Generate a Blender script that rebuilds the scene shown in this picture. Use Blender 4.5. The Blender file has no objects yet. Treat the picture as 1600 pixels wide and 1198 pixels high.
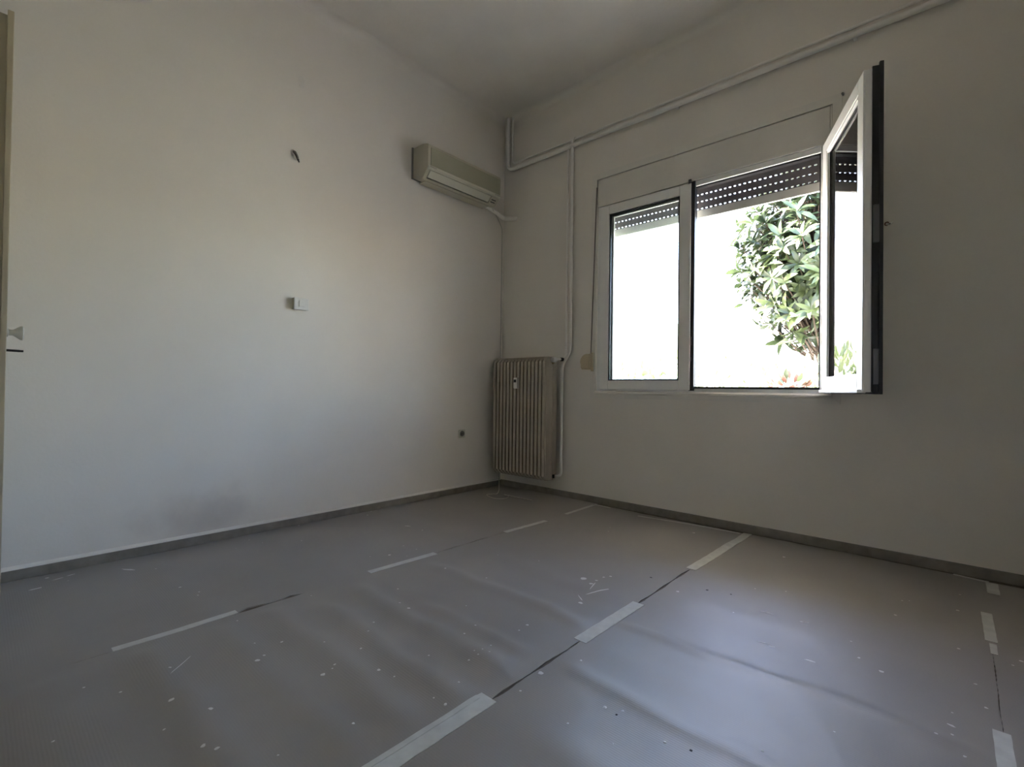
import bpy, bmesh, math, random
from mathutils import Vector, Matrix, Quaternion
random.seed(7)
SC = bpy.context.scene
COL = SC.collection

# ---------------------------------------------------------------- camera
CAM_POS = Vector((3.0296, -3.2016, 0.86))
CAM_YAW, CAM_PITCH, CAM_ROLL = 0.737127, 0.011454, 0.012894
fw = Vector((-math.sin(CAM_YAW)*math.cos(CAM_PITCH), math.cos(CAM_YAW)*math.cos(CAM_PITCH), math.sin(CAM_PITCH)))
rt = Vector((math.cos(CAM_YAW), math.sin(CAM_YAW), 0))
up = rt.cross(fw)
r2 = rt*math.cos(CAM_ROLL) + up*math.sin(CAM_ROLL)
u2 = -rt*math.sin(CAM_ROLL) + up*math.cos(CAM_ROLL)
cd = bpy.data.cameras.new('camera')
cd.sensor_width = 36.0
cd.lens = 36.0*765.17/1600.0
cd.clip_start = 0.02
cam = bpy.data.objects.new('camera', cd)
COL.objects.link(cam)
M = Matrix((r2, u2, -fw)).transposed().to_4x4()
M.translation = CAM_POS
cam.matrix_world = M
SC.camera = cam

# ---------------------------------------------------------------- sky, sun, exposure
world = bpy.data.worlds.new('sky')
SC.world = world
world.use_nodes = True
wn = world.node_tree
wn.nodes.clear()
wo = wn.nodes.new('ShaderNodeOutputWorld')
bg = wn.nodes.new('ShaderNodeBackground')
sk = wn.nodes.new('ShaderNodeTexSky')
sk.sky_type = 'NISHITA'
sk.sun_disc = False
sk.sun_elevation = math.radians(48)
sk.sun_rotation = math.radians(-80)
sk.air_density = 1.0
sk.dust_density = 0.7
sk.ozone_density = 1.0
tint = wn.nodes.new('ShaderNodeMix')       # hazy, slightly warm day
tint.data_type = 'RGBA'; tint.blend_type = 'MULTIPLY'
tint.inputs['Factor'].default_value = 1.0
tint.inputs['B'].default_value = (1.10, 0.95, 0.93, 1)
wn.links.new(sk.outputs[0], tint.inputs['A'])
wn.links.new(tint.outputs['Result'], bg.inputs[0])
bg.inputs[1].default_value = 0.8
wn.links.new(bg.outputs[0], wo.inputs[0])

sl = bpy.data.lights.new('sun_offscreen', 'SUN')
sl.energy = 15.0
sl.angle = math.radians(0.6)
sl.color = (1.0, 0.94, 0.84)
sun = bpy.data.objects.new('sun_offscreen', sl)
COL.objects.link(sun)
sun.rotation_euler = Vector((0.70, 0.22, -0.68)).to_track_quat('-Z', 'Y').to_euler()

SC.view_settings.view_transform = 'Standard'
SC.view_settings.look = 'None'
SC.view_settings.exposure = 2.68
SC.view_settings.gamma = 1.0
SC.view_settings.use_curve_mapping = False

# ---------------------------------------------------------------- materials
def mat(name, color, rough=0.6, metal=0.0, spec=0.5, noise=None, bump=None, wave=None):
    """noise=(scale, amount, detail) multiplies the colour; bump=(scale, strength, distance)"""
    m = bpy.data.materials.new(name)
    m.use_nodes = True
    nt = m.node_tree
    b = nt.nodes['Principled BSDF']
    b.inputs['Base Color'].default_value = (*color, 1)
    b.inputs['Roughness'].default_value = rough
    b.inputs['Metallic'].default_value = metal
    b.inputs['Specular IOR Level'].default_value = spec
    tc = nt.nodes.new('ShaderNodeTexCoord')
    if noise:
        n = nt.nodes.new('ShaderNodeTexNoise')
        n.inputs['Scale'].default_value = noise[0]
        n.inputs['Detail'].default_value = noise[2] if len(noise) > 2 else 4
        nt.links.new(tc.outputs['Object'], n.inputs['Vector'])
        r = nt.nodes.new('ShaderNodeValToRGB')
        a = noise[1]
        r.color_ramp.elements[0].position = 0.3
        r.color_ramp.elements[1].position = 0.7
        r.color_ramp.elements[0].color = (*[c*(1-a) for c in color], 1)
        r.color_ramp.elements[1].color = (*[min(1, c*(1+a)) for c in color], 1)
        nt.links.new(n.outputs['Fac'], r.inputs['Fac'])
        nt.links.new(r.outputs['Color'], b.inputs['Base Color'])
    if bump:
        n2 = nt.nodes.new('ShaderNodeTexNoise')
        n2.inputs['Scale'].default_value = bump[0]
        n2.inputs['Detail'].default_value = 5
        nt.links.new(tc.outputs['Object'], n2.inputs['Vector'])
        bp = nt.nodes.new('ShaderNodeBump')
        bp.inputs['Strength'].default_value = bump[1]
        bp.inputs['Distance'].default_value = bump[2]
        nt.links.new(n2.outputs['Fac'], bp.inputs['Height'])
        nt.links.new(bp.outputs['Normal'], b.inputs['Normal'])
    return m

def node_bsdf(m):
    return m.node_tree, m.node_tree.nodes['Principled BSDF']

M_wall = mat('plaster_paint', (0.85, 0.80, 0.715), 0.75, spec=0.25, noise=(2.2, 0.025), bump=(60, 0.25, 0.002))
M_ceil = mat('ceiling_paint', (0.855, 0.808, 0.72), 0.85, spec=0.2, noise=(3, 0.04), bump=(45, 0.3, 0.003))
M_floor = mat('dark_old_floor', (0.10, 0.076, 0.055), 0.55, noise=(14, 0.4))
M_base = mat('grey_stone_skirting', (0.25, 0.225, 0.185), 0.55, noise=(18, 0.18), bump=(40, 0.1, 0.001))
M_white = mat('white_window_paint', (0.90, 0.885, 0.84), 0.4, noise=(6, 0.03))
M_white2 = mat('white_plastic', (0.80, 0.78, 0.72), 0.35)
M_trim = mat('painted_casing', (0.82, 0.78, 0.70), 0.55, noise=(5, 0.04), bump=(30, 0.12, 0.001))
M_gasket = mat('dark_rubber_gasket', (0.018, 0.017, 0.020), 0.5)
M_steel = mat('zinc_hardware', (0.13, 0.13, 0.135), 0.35, metal=0.8)
M_pipe = mat('painted_pipe', (0.90, 0.865, 0.80), 0.38, noise=(12, 0.04))
M_rad = mat('old_radiator_enamel', (0.43, 0.375, 0.29), 0.38, noise=(9, 0.10))
M_dark = mat('dark_recess', (0.02, 0.019, 0.018), 0.7)
M_acbody = mat('yellowed_ac_plastic', (0.56, 0.52, 0.40), 0.45, noise=(5, 0.04))
M_acpanel = mat('ac_front_panel', (0.40, 0.385, 0.27), 0.5, noise=(4, 0.05))
M_aclight = mat('ac_pale_trim', (0.66, 0.64, 0.52), 0.4)
M_beige = mat('beige_plastic', (0.55, 0.46, 0.30), 0.45, noise=(8, 0.06))
M_strap = mat('grey_woven_strap', (0.22, 0.20, 0.165), 0.8)
M_door = mat('cream_door_paint', (0.52, 0.45, 0.31), 0.45, noise=(7, 0.06), bump=(25, 0.1, 0.001))
M_slat = mat('brown_grey_slat', (0.16, 0.145, 0.15), 0.5, noise=(10, 0.06))
M_bar = mat('pale_alu_bar', (0.62, 0.60, 0.55), 0.45)
M_cable = mat('pale_cable', (0.55, 0.53, 0.47), 0.5)
M_greycable = mat('grey_cable', (0.25, 0.24, 0.21), 0.5)
M_tape = mat('masking_tape', (0.62, 0.62, 0.58), 0.6, noise=(25, 0.08), bump=(90, 0.2, 0.001))
M_paint = mat('dried_paint', (0.74, 0.73, 0.70), 0.5)
M_brass = mat('dull_brass', (0.35, 0.27, 0.14), 0.35, metal=0.9)
M_marble = mat('white_marble_sill', (0.70, 0.69, 0.66), 0.35, noise=(7, 0.06))
M_ground = mat('pale_yard_paving', (0.50, 0.47, 0.41), 0.8, noise=(3, 0.12), bump=(20, 0.2, 0.01))
M_facade = mat('pale_outer_render', (0.66, 0.63, 0.56), 0.85, noise=(4, 0.05), bump=(50, 0.3, 0.004))
M_bark = mat('brown_bark', (0.06, 0.04, 0.027), 0.85, noise=(20, 0.3), bump=(30, 0.5, 0.01))
M_redleaf = mat('reddish_leaf', (0.13, 0.05, 0.03), 0.5, noise=(10, 0.3))
M_paleleaf = mat('hedge_leaf', (0.30, 0.36, 0.19), 0.45, noise=(8, 0.08))

# tree leaf: glossy green, a little light comes through
def leaf_material(name, c1, c2):
    m = bpy.data.materials.new(name); m.use_nodes = True
    nt, b = node_bsdf(m)
    tc = nt.nodes.new('ShaderNodeTexCoord')
    oi = nt.nodes.new('ShaderNodeObjectInfo')
    n = nt.nodes.new('ShaderNodeTexNoise'); n.inputs['Scale'].default_value = 5
    nt.links.new(tc.outputs['Object'], n.inputs['Vector'])
    ad = nt.nodes.new('ShaderNodeMath'); ad.operation = 'MULTIPLY_ADD'
    ad.inputs[1].default_value = 0.6; 
    nt.links.new(oi.outputs['Random'], ad.inputs[0]); nt.links.new(n.outputs['Fac'], ad.inputs[2])
    r = nt.nodes.new('ShaderNodeValToRGB')
    r.color_ramp.elements[0].position = 0.35; r.color_ramp.elements[1].position = 1.0
    r.color_ramp.elements[0].color = (*c1, 1); r.color_ramp.elements[1].color = (*c2, 1)
    nt.links.new(ad.outputs[0], r.inputs['Fac'])
    nt.links.new(r.outputs['Color'], b.inputs['Base Color'])
    b.inputs['Roughness'].default_value = 0.33
    tr = nt.nodes.new('ShaderNodeBsdfTranslucent')
    nt.links.new(r.outputs['Color'], tr.inputs['Color'])
    mx = nt.nodes.new('ShaderNodeMixShader'); mx.inputs[0].default_value = 0.25
    nt.links.new(b.outputs[0], mx.inputs[1]); nt.links.new(tr.outputs[0], mx.inputs[2])
    nt.links.new(mx.outputs[0], nt.nodes['Material Output'].inputs['Surface'])
    return m
M_leaf = leaf_material('glossy_tree_leaf', (0.014, 0.024, 0.012), (0.10, 0.13, 0.05))

# clear double-pane glass: reflects by Fresnel, lets daylight through
M_glass = bpy.data.materials.new('window_glass'); M_glass.use_nodes = True
nt = M_glass.node_tree; nt.nodes.clear()
out = nt.nodes.new('ShaderNodeOutputMaterial')
tp = nt.nodes.new('ShaderNodeBsdfTransparent'); tp.inputs[0].default_value = (0.94, 0.965, 0.955, 1)
gl = nt.nodes.new('ShaderNodeBsdfGlossy'); gl.inputs['Roughness'].default_value = 0.0
fr = nt.nodes.new('ShaderNodeFresnel'); fr.inputs['IOR'].default_value = 1.52
mx = nt.nodes.new('ShaderNodeMixShader')
nt.links.new(fr.outputs[0], mx.inputs[0]); nt.links.new(tp.outputs[0], mx.inputs[1]); nt.links.new(gl.outputs[0], mx.inputs[2])
nt.links.new(mx.outputs[0], out.inputs[0])

# left wall: grey scuff low on the plaster
def add_stain(m, center, radius, dark):
    nt, b = node_bsdf(m)
    src = b.inputs['Base Color'].links[0].from_socket
    tc = nt.nodes.new('ShaderNodeTexCoord')
    mp = nt.nodes.new('ShaderNodeMapping'); mp.vector_type = 'TEXTURE'
    mp.inputs['Location'].default_value = center; mp.inputs['Scale'].default_value = radius
    nt.links.new(tc.outputs['Object'], mp.inputs['Vector'])
    ln = nt.nodes.new('ShaderNodeVectorMath'); ln.operation = 'LENGTH'
    nt.links.new(mp.outputs[0], ln.inputs[0])
    n = nt.nodes.new('ShaderNodeTexNoise'); n.inputs['Scale'].default_value = 7; n.inputs['Detail'].default_value = 6
    nt.links.new(tc.outputs['Object'], n.inputs['Vector'])
    ad = nt.nodes.new('ShaderNodeMath'); ad.operation = 'ADD'
    nt.links.new(ln.outputs['Value'], ad.inputs[0]); nt.links.new(n.outputs['Fac'], ad.inputs[1])
    mr = nt.nodes.new('ShaderNodeMapRange'); mr.interpolation_type = 'SMOOTHSTEP'
    mr.inputs['From Min'].default_value = 0.55; mr.inputs['From Max'].default_value = 1.5
    mr.inputs['To Min'].default_value = 1.0; mr.inputs['To Max'].default_value = 0.0
    nt.links.new(ad.outputs[0], mr.inputs['Value'])
    mx = nt.nodes.new('ShaderNodeMix'); mx.data_type = 'RGBA'; mx.blend_type = 'MULTIPLY'
    nt.links.new(mr.outputs[0], mx.inputs['Factor'])
    nt.links.new(src, mx.inputs['A']); mx.inputs['B'].default_value = (*dark, 1)
    nt.links.new(mx.outputs['Result'], b.inputs['Base Color'])
M_wall_left = M_wall.copy(); M_wall_left.name = 'plaster_paint_scuffed'
add_stain(M_wall_left, (0, -2.33, 0.12), (1, 0.42, 0.22), (0.80, 0.77, 0.76))

# floor paper: brown grey felt-like board with fine corrugation across the roll
def paper_material(name, c):
    m = mat(name, c, 0.46, spec=1.0, noise=(1.6, 0.10, 6))
    nt, b = node_bsdf(m)
    tc = nt.nodes.new('ShaderNodeTexCoord')
    w = nt.nodes.new('ShaderNodeTexWave'); w.wave_type = 'BANDS'; w.bands_direction = 'Y'
    w.inputs['Scale'].default_value = 42; w.inputs['Distortion'].default_value = 1.2; w.inputs['Detail'].default_value = 2
    nt.links.new(tc.outputs['Object'], w.inputs['Vector'])
    n = nt.nodes.new('ShaderNodeTexNoise'); n.inputs['Scale'].default_value = 140; n.inputs['Detail'].default_value = 3
    nt.links.new(tc.outputs['Object'], n.inputs['Vector'])
    ad = nt.nodes.new('ShaderNodeMath'); ad.operation = 'ADD'
    nt.links.new(w.outputs['Fac'], ad.inputs[0]); nt.links.new(n.outputs['Fac'], ad.inputs[1])
    bp = nt.nodes.new('ShaderNodeBump'); bp.inputs['Strength'].default_value = 0.10; bp.inputs['Distance'].default_value = 0.0012
    nt.links.new(ad.outputs[0], bp.inputs['Height']); nt.links.new(bp.outputs['Normal'], b.inputs['Normal'])
    return m
M_paper = paper_material('brown_grey_floor_paper', (0.29, 0.265, 0.235))

# ---------------------------------------------------------------- mesh helpers
def tagp(o, label=None, cat=None, group=None, kind=None):
    if label: o['label'] = label
    if cat: o['category'] = cat
    if group: o['group'] = group
    if kind: o['kind'] = kind
    return o

def empty(name, loc=(0, 0, 0), label=None, cat=None, group=None, kind=None):
    o = bpy.data.objects.new(name, None); COL.objects.link(o)
    o.empty_display_size = 0.05
    o.location = loc
    return tagp(o, label, cat, group, kind)

def obj(name, bm, m, parent=None, smooth=None):
    me = bpy.data.meshes.new(name)
    bmesh.ops.recalc_face_normals(bm, faces=bm.faces)
    bm.to_mesh(me); bm.free()
    me.materials.append(m)
    if smooth is not None:
        for p in me.polygons: p.use_smooth = True
        if smooth > 0:
            me.set_sharp_from_angle(angle=math.radians(smooth))
    o = bpy.data.objects.new(name, me); COL.objects.link(o)
    if parent is not None:
        o.parent = parent
        o.matrix_parent_inverse = Matrix.Translation(-Vector(parent_loc(parent)))
    return o

def parent_loc(p):
    return Vector(p.location) if p.type == 'EMPTY' else Vector((0, 0, 0))

def B(*boxes, bevel=0.0, seg=2):
    """boxes as (x0,x1,y0,y1,z0,z1) -> bmesh"""
    bm = bmesh.new()
    for bx in boxes: add_box(bm, bx, bevel, seg)
    return bm

def add_box(bm, b, bevel=0.0, seg=2):
    x0, x1, y0, y1, z0, z1 = b
    t = bmesh.new()
    r = bmesh.ops.create_cube(t, size=1)
    for v in t.verts:
        v.co = Vector((x0 + (v.co.x+.5)*(x1-x0), y0 + (v.co.y+.5)*(y1-y0), z0 + (v.co.z+.5)*(z1-z0)))
    if bevel > 0:
        bmesh.ops.bevel(t, geom=list(t.edges), offset=bevel, segments=seg, affect='EDGES', profile=0.5)
    merge(bm, t)

def merge(bm, t):
    mp = {}
    for v in t.verts: mp[v] = bm.verts.new(v.co)
    for f in t.faces:
        try: bm.faces.new([mp[v] for v in f.verts])
        except ValueError: pass
    t.free()

def round_path(pts, rad, n=6):
    """round the inner corners of a polyline"""
    pts = [Vector(p) for p in pts]
    out = [pts[0]]
    for i in range(1, len(pts)-1):
        a, b, c = pts[i-1], pts[i], pts[i+1]
        r = min(rad, (a-b).length*.49, (c-b).length*.49)
        p0 = b + (a-b).normalized()*r; p1 = b + (c-b).normalized()*r
        for k in range(n+1):
            t = k/n
            out.append(p0*(1-t)**2 + b*2*t*(1-t) + p1*t*t)
    out.append(pts[-1])
    return out

def add_tube(bm, pts, r, n=10, cap=True):
    pts = [Vector(p) for p in pts]
    if not hasattr(r, '__len__'): r = [r]*len(pts)
    rings = []
    d0 = (pts[1]-pts[0]).normalized()
    u = d0.orthogonal().normalized()
    prev = d0
    for i, p in enumerate(pts):
        if i == 0: d = d0
        elif i == len(pts)-1: d = (pts[i]-pts[i-1]).normalized()
        else:
            d = ((pts[i]-pts[i-1]).normalized() + (pts[i+1]-pts[i]).normalized()).normalized()
        u = (prev.rotation_difference(d) @ u).normalized()
        prev = d
        w = d.cross(u)
        rings.append([bm.verts.new(p + (u*math.cos(2*math.pi*k/n) + w*math.sin(2*math.pi*k/n))*r[i]) for k in range(n)])
    for a, b in zip(rings, rings[1:]):
        for k in range(n):
            bm.faces.new((a[k], a[(k+1) % n], b[(k+1) % n], b[k]))
    if cap:
        bm.faces.new(rings[0][::-1]); bm.faces.new(rings[-1])

def T(pts, r, n=10):
    bm = bmesh.new(); add_tube(bm, pts, r, n); return bm

def add_prism(bm, poly, axis, a, b):
    """extrude a 2-D polygon along an axis ('x': poly in yz, 'y': xz, 'z': xy)"""
    def P(u, v, w):
        return {'x': (w, u, v), 'y': (u, w, v), 'z': (u, v, w)}[axis]
    A = [bm.verts.new(P(u, v, a)) for u, v in poly]
    Bv = [bm.verts.new(P(u, v, b)) for u, v in poly]
    n = len(poly)
    bm.faces.new(A[::-1]); bm.faces.new(Bv)
    for i in range(n):
        bm.faces.new((A[i], A[(i+1) % n], Bv[(i+1) % n], Bv[i]))

def PR(poly, axis, a, b):
    bm = bmesh.new(); add_prism(bm, poly, axis, a, b); return bm

def struct(name, bm, m, label, cat, parent=None, smooth=None):
    o = obj(name, bm, m, parent, smooth)
    if parent is None: tagp(o, label, cat, kind='structure')
    return o

# paint marks on the floor paper, metres
DOTS=[ (1.781,-1.330,0.0160),(1.840,-1.355,0.0085),(1.835,-1.305,0.0058),(1.838,-1.250,0.0059),(1.855,-1.218,0.0059),(1.914,-1.547,0.0090),(0.887,-1.756,0.0081),(1.465,-2.055,0.0061),(1.464,-2.208,0.0037),(1.592,-2.335,0.0041),(1.784,-2.208,0.0033),(1.640,-2.488,0.0066),(1.628,-2.445,0.0039),(1.638,-2.458,0.0029),(1.742,-2.364,0.0058),(1.803,-2.351,0.0034),(1.766,-2.039,0.0040),(1.757,-1.977,0.0041),(1.878,-1.834,0.0051),(1.883,-1.884,0.0036),(1.883,-2.102,0.0031),(1.894,-2.076,0.0031),(1.920,-2.070,0.0031),(1.907,-2.108,0.0028),(1.900,-2.142,0.0036),(1.886,-2.030,0.0028),(2.103,-2.035,0.0077),(2.116,-2.143,0.0036),(2.011,-2.330,0.0045),(1.967,-2.335,0.0030),(1.902,-2.540,0.0039),(1.965,-2.241,0.0031),(2.372,-2.021,0.0038),(2.329,-2.041,0.0052),(1.253,-1.694,0.0048),(1.275,-1.973,0.0040),(1.402,-2.052,0.0038),(1.525,-2.268,0.0033),(1.485,-2.406,0.0031),(0.078,-2.968,0.0068),(0.619,-2.602,0.0053),(1.096,-2.540,0.0034),(1.367,-2.495,0.0046),(1.439,-2.598,0.0068),(1.317,-2.561,0.0031),(1.296,-2.791,0.0038),(1.475,-2.829,0.0064),(1.590,-2.769,0.0059),(1.728,-2.825,0.0056),(1.763,-2.806,0.0056),(1.225,-2.978,0.0035),(1.315,-2.911,0.0035),(1.450,-3.059,0.0033),(1.869,-2.712,0.0026),(1.856,-0.259,0.0087),(2.368,-0.354,0.0082),(2.856,-0.788,0.0051),(3.034,-0.564,0.0052),(2.151,-1.166,0.0069),(2.798,-1.263,0.0042),(2.860,-1.307,0.0070),(3.037,-0.955,0.0044),(3.073,-1.193,0.0039),(3.091,-1.324,0.0046),(2.993,-1.566,0.0036),(3.023,-1.532,0.0039),(3.185,-0.920,0.0053),(3.163,-0.972,0.0037),(2.505,-2.055,0.0041),(2.690,-1.923,0.0034),(2.803,-1.725,0.0025),(3.023,-1.418,0.0028),(0.045,-1.340,0.0065),(0.117,-1.413,0.0063),(0.037,-1.838,0.0062),(2.393,-1.210,0.0038),(2.763,-1.154,0.0031),(1.460,-1.628,0.0038),(0.659,-1.373,0.0050) ]
STREAKS=[ (1.890,-1.460,1.929,-1.348,0.0054),(1.865,-1.493,1.909,-1.526,0.0032),(1.872,-1.414,1.847,-1.334,0.0033),(0.202,-3.033,0.199,-2.991,0.0090),(0.129,-2.954,0.118,-2.920,0.0059),(0.110,-2.907,0.099,-2.876,0.0061),(0.177,-2.724,0.237,-2.683,0.0075),(1.332,-2.797,1.245,-2.725,0.0020),(2.464,-1.119,2.510,-1.113,0.0036),(2.594,-1.109,2.628,-1.099,0.0039),(2.527,-1.377,2.549,-1.369,0.0031),(2.560,-1.382,2.582,-1.378,0.0035),(2.668,-1.392,2.699,-1.387,0.0054),(3.013,-1.485,3.029,-1.490,0.0054),(0.504,-1.392,0.544,-1.372,0.0063) ]
DARKS=[ (2.237,-1.062,0.0061),(2.326,-1.035,0.0044),(1.995,-1.098,0.0053),(2.563,-2.037,0.0040),(2.368,-2.046,0.0034) ]

# ================================================================ THE SETTING
RX, BY, CH = 3.42, -4.16, 3.27            # right wall x, back wall y, ceiling height
WT = 0.25                                # outer wall thickness
WX0, WX1, WZ0, WZ1 = 0.985, 2.515, 0.845, 2.472   # window hole with the shutter box above
OT = 2.262                               # clear opening ends here, the box lid begins

struct('floor', B((-0.12, RX+.12, BY-.12, .02, -.14, 0)), M_floor, 'dark old floor showing in the gaps between the paper sheets', 'floor')
struct('ceiling', B((-0.12, RX+.12, BY-.12, WT, CH, CH+.18)), M_ceil, 'plain off white ceiling with uneven plaster', 'ceiling')

DY0, DY1, DH = -4.02, -3.17, 2.02        # door hole in the left wall
struct('wall_left', B((-.12, 0, DY1, 0, 0, CH), (-.12, 0, BY, DY0, 0, CH), (-.12, 0, DY0, DY1, DH, CH)), M_wall_left,
       'long off white plaster wall behind the air conditioner', 'wall')
struct('wall_window', B((-.12, WX0, 0, WT, -.14, CH), (WX1, RX+.12, 0, WT, -.14, CH), (WX0, WX1, 0, WT, -.14, WZ0),
                        (WX0, WX1, 0, WT, WZ1, CH), (WX0, WX1, .19, WT, OT+.02, WZ1)), M_wall,
       'off white plaster wall holding the double window', 'wall')
struct('wall_right', B((RX, RX+.12, BY, 0, 0, CH)), M_wall, 'plain off white side wall', 'wall')
struct('wall_back', B((-.12, RX+.12, BY-.12, BY, 0, CH)), M_wall, 'plain off white back wall', 'wall')
struct('wall_hall', B((-1.3, -1.2, BY, -2.7, 0, CH), (-1.3, -.12, BY-.12, BY, 0, CH), (-1.3, -.12, -2.7, -2.6, 0, CH),
                      (-1.3, -.12, BY-.12, -2.6, CH, CH+.18)), M_wall, 'plain hall walls behind the door opening', 'wall')
struct('floor_hall', B((-1.3, -.12, BY-.12, -2.6, -.14, 0)), M_floor, 'dark hall floor behind the door opening', 'floor')

# cove between wall and ceiling
def cove(pts_fn, n=6, r=0.06):
    poly = [(0, CH), (0, CH-r)]
    for k in range(1, n):
        a = math.pi/2*k/n
        poly.append((r - r*math.cos(a), CH - r + r*math.sin(a)))
    poly.append((r, CH))
    return poly
cv = cove(None)
struct('trim_1', PR([(u, v) for u, v in cv], 'y', BY, 0), M_wall, 'rounded plaster cove along the ceiling above the air conditioner', 'cove', smooth=40)
struct('trim_2', PR([(-u, v) for u, v in cv], 'x', 0, RX), M_wall, 'rounded plaster cove along the ceiling above the window', 'cove', smooth=40)
struct('trim_3', PR([(RX-u, v) for u, v in cv], 'y', BY, 0), M_wall, 'rounded plaster cove along the ceiling of the side wall', 'cove', smooth=40)

# skirting
SK = 0.052
struct('baseboard_left', B((0, .012, DY1+.033, -.012, 0, SK), bevel=.003), M_base, 'low grey brown stone skirting under the long wall', 'baseboard')
struct('baseboard_window', B((0, RX, -.014, 0, 0, SK), bevel=.003), M_base, 'low grey brown stone skirting under the window wall', 'baseboard')
struct('baseboard_right', B((RX-.012, RX, BY, -.014, 0, SK), bevel=.003), M_base, 'low grey brown stone skirting under the side wall', 'baseboard')

struct('trim_7', PR([(0, SK-.004), (.013, SK-.003), (.010, SK+.005), (0, SK+.012)], 'y', DY1+.033, -.012), M_wall, 'thin pale filler bead on top of the long wall skirting', 'bead')

# casing of the window and its shutter box: four mitred flat boards
CW = 0.045
def frame_board(x0, z0, x1, z1, w, side, y0, y1):
    if side == 'top': poly = [(x0, z1), (x1, z1), (x1+w, z1+w), (x0-w, z1+w)]
    if side == 'bottom': poly = [(x0, z0), (x0-w, z0-w), (x1+w, z0-w), (x1, z0)]
    if side == 'left': poly = [(x0, z0), (x0, z1), (x0-w, z1+w), (x0-w, z0-w)]
    if side == 'right': poly = [(x1, z0), (x1+w, z0-w), (x1+w, z1+w), (x1, z1)]
    return PR(poly, 'y', y0, y1)
cas = empty('trim_4', (1.75, 0, WZ0), 'flat painted casing boards around the window and shutter box', 'window casing', kind='structure')
for s in ('top', 'bottom', 'left', 'right'):
    obj('casing_board', frame_board(WX0, WZ0, WX1, WZ1, CW, s, -.008 if s != 'bottom' else -.014, .003), M_trim, cas)
obj('sill_moulding', PR([(-.012, WZ0-.012), (-.022, WZ0-.010), (-.022, WZ0+.002), (-.010, WZ0+.012), (.02, WZ0+.012), (.02, WZ0-.012)], 'x', WX0+.004, WX1+.006), M_trim, cas)
bm = bmesh.new(); add_tube(bm, [(2.563, -.02, 2.507), (2.563, 0, 2.507)], .006, 8)
obj('nail', bm, M_strap, cas)

# lid of the roller shutter box
lid = empty('shutter_box_lid', (1.75, -.004, OT), 'wide flat painted lid of the shutter box above the window', 'shutter box')
obj('panel', B((WX0+.007, WX1-.012, -.004, .014, OT-.004, WZ1-.006), bevel=.002), M_trim, lid)
obj('lower_batten', B((WX0+.007, WX1-.012, -.010, -.003, OT-.006, OT+.010), bevel=.002), M_trim, lid)
obj('edge_strip', B((WX1-.010, WX1-.003, -.004, .012, OT, WZ1-.004)), M_trim, lid)

# ================================================================ WINDOW
FX0, FX1, FZ0, FZ1 = 0.995, 2.505, 0.848, 2.256   # fixed frame outside
win = empty('window_1', (1.75, .03, FZ0), 'white double casement window with one sash swung open into the room', 'window', kind='structure')
fwid = 0.045
bm = bmesh.new()
for s in ('top', 'bottom', 'left', 'right'):
    t = frame_board(FX0+fwid, FZ0+.034, FX1-fwid, FZ1-.036, fwid if s in ('left', 'right') else .034, s, 0.0, .062)
    t.free()
add_box(bm, (FX0, FX0+fwid, 0, .062, FZ0, FZ1), .003)
add_box(bm, (FX1-fwid, FX1, 0, .062, FZ0, FZ1), .003)
add_box(bm, (FX0+fwid, FX1-fwid, 0, .062, FZ0, FZ0+.032), .003)
add_box(bm, (FX0+fwid, FX1-fwid, 0, .062, FZ1-.034, FZ1), .003)
obj('frame', bm, M_white, win)
obj('bottom_gasket', B((1.74, FX1-fwid, -.004, .012, FZ0+.031, FZ0+.044), (1.70, FX1-fwid, .030, .050, FZ0+.030, FZ0+.040)), M_gasket, win)
obj('right_gasket', B((FX1-fwid-.008, FX1-fwid+.002, .012, .05, FZ0+.03, FZ1-.03)), M_gasket, win)
obj('top_gasket', B((1.74, FX1-fwid, .014, .05, FZ1-.044, FZ1-.033)), M_gasket, win)
for k, x in enumerate((1.80, 2.30)):
    obj('drain_cap', B((x, x+.03, -.003, .001, FZ0+.010, FZ0+.018), bevel=.001), M_white2, win)

SW, SZ0, SZ1, ST = 0.690, 0.866, 2.247, 0.066    # sash width, bottom, top, thickness
def sash(name_lbl, place, hinge_left, stile=0.073, lock=False):
    """sash built in its own frame: u from the hinge to the free edge, v through the thickness (0 = room face), z up"""
    def bx(*boxes, bevel=0.0):
        bm = bmesh.new()
        for (a0, a1, v0, v1, z0, z1) in boxes:
            add_box(bm, (a0, a1, v0, v1, z0, z1), bevel)
        for v in bm.verts: v.co = place(v.co.x, v.co.y, v.co.z)
        return bm
    r = stile
    parts = obj('sash', bx((0, r, 0, ST, SZ0, SZ1), (SW-r, SW, 0, ST, SZ0, SZ1), (r, SW-r, 0, ST, SZ0, SZ0+r-.006), (r, SW-r, 0, ST, SZ1-r+.006, SZ1), bevel=.004), M_white, win)
    parts['label'] = name_lbl
    a, b, z0, z1 = r, SW-r, SZ0+r-.006, SZ1-r+.006
    for v0, v1 in ((.014, .018), (.040, .044)):
        obj('pane', bx((a-.008, b+.008, v0, v1, z0-.008, z1+.008)), M_glass, parts)
    g = bmesh.new()
    for (p, q) in ((.008, .013), (.019, .039), (.045, .052)):
        m = .010 if p != .019 else .004
        for b6 in ((a-.002, a+m, p, q, z0, z1), (b-m, b+.002, p, q, z0, z1), (a, b, p, q, z0-.002, z0+m*.7), (a, b, p, q, z1-m*.7, z1+.002)):
            add_box(g, b6)
    for v in g.verts: v.co = place(v.co.x, v.co.y, v.co.z)
    obj('glazing_gasket', g, M_gasket, parts)
    # bead on the outer face
    obj('glazing_bead', bx((a, a+.014, .050, .064, z0, z1), (b-.014, b, .050, .064, z0, z1), (a, b, .050, .064, z0, z0+.014), (a, b, .050, .064, z1-.014, z1), bevel=.003), M_white, parts)
    return parts, bx

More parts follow.
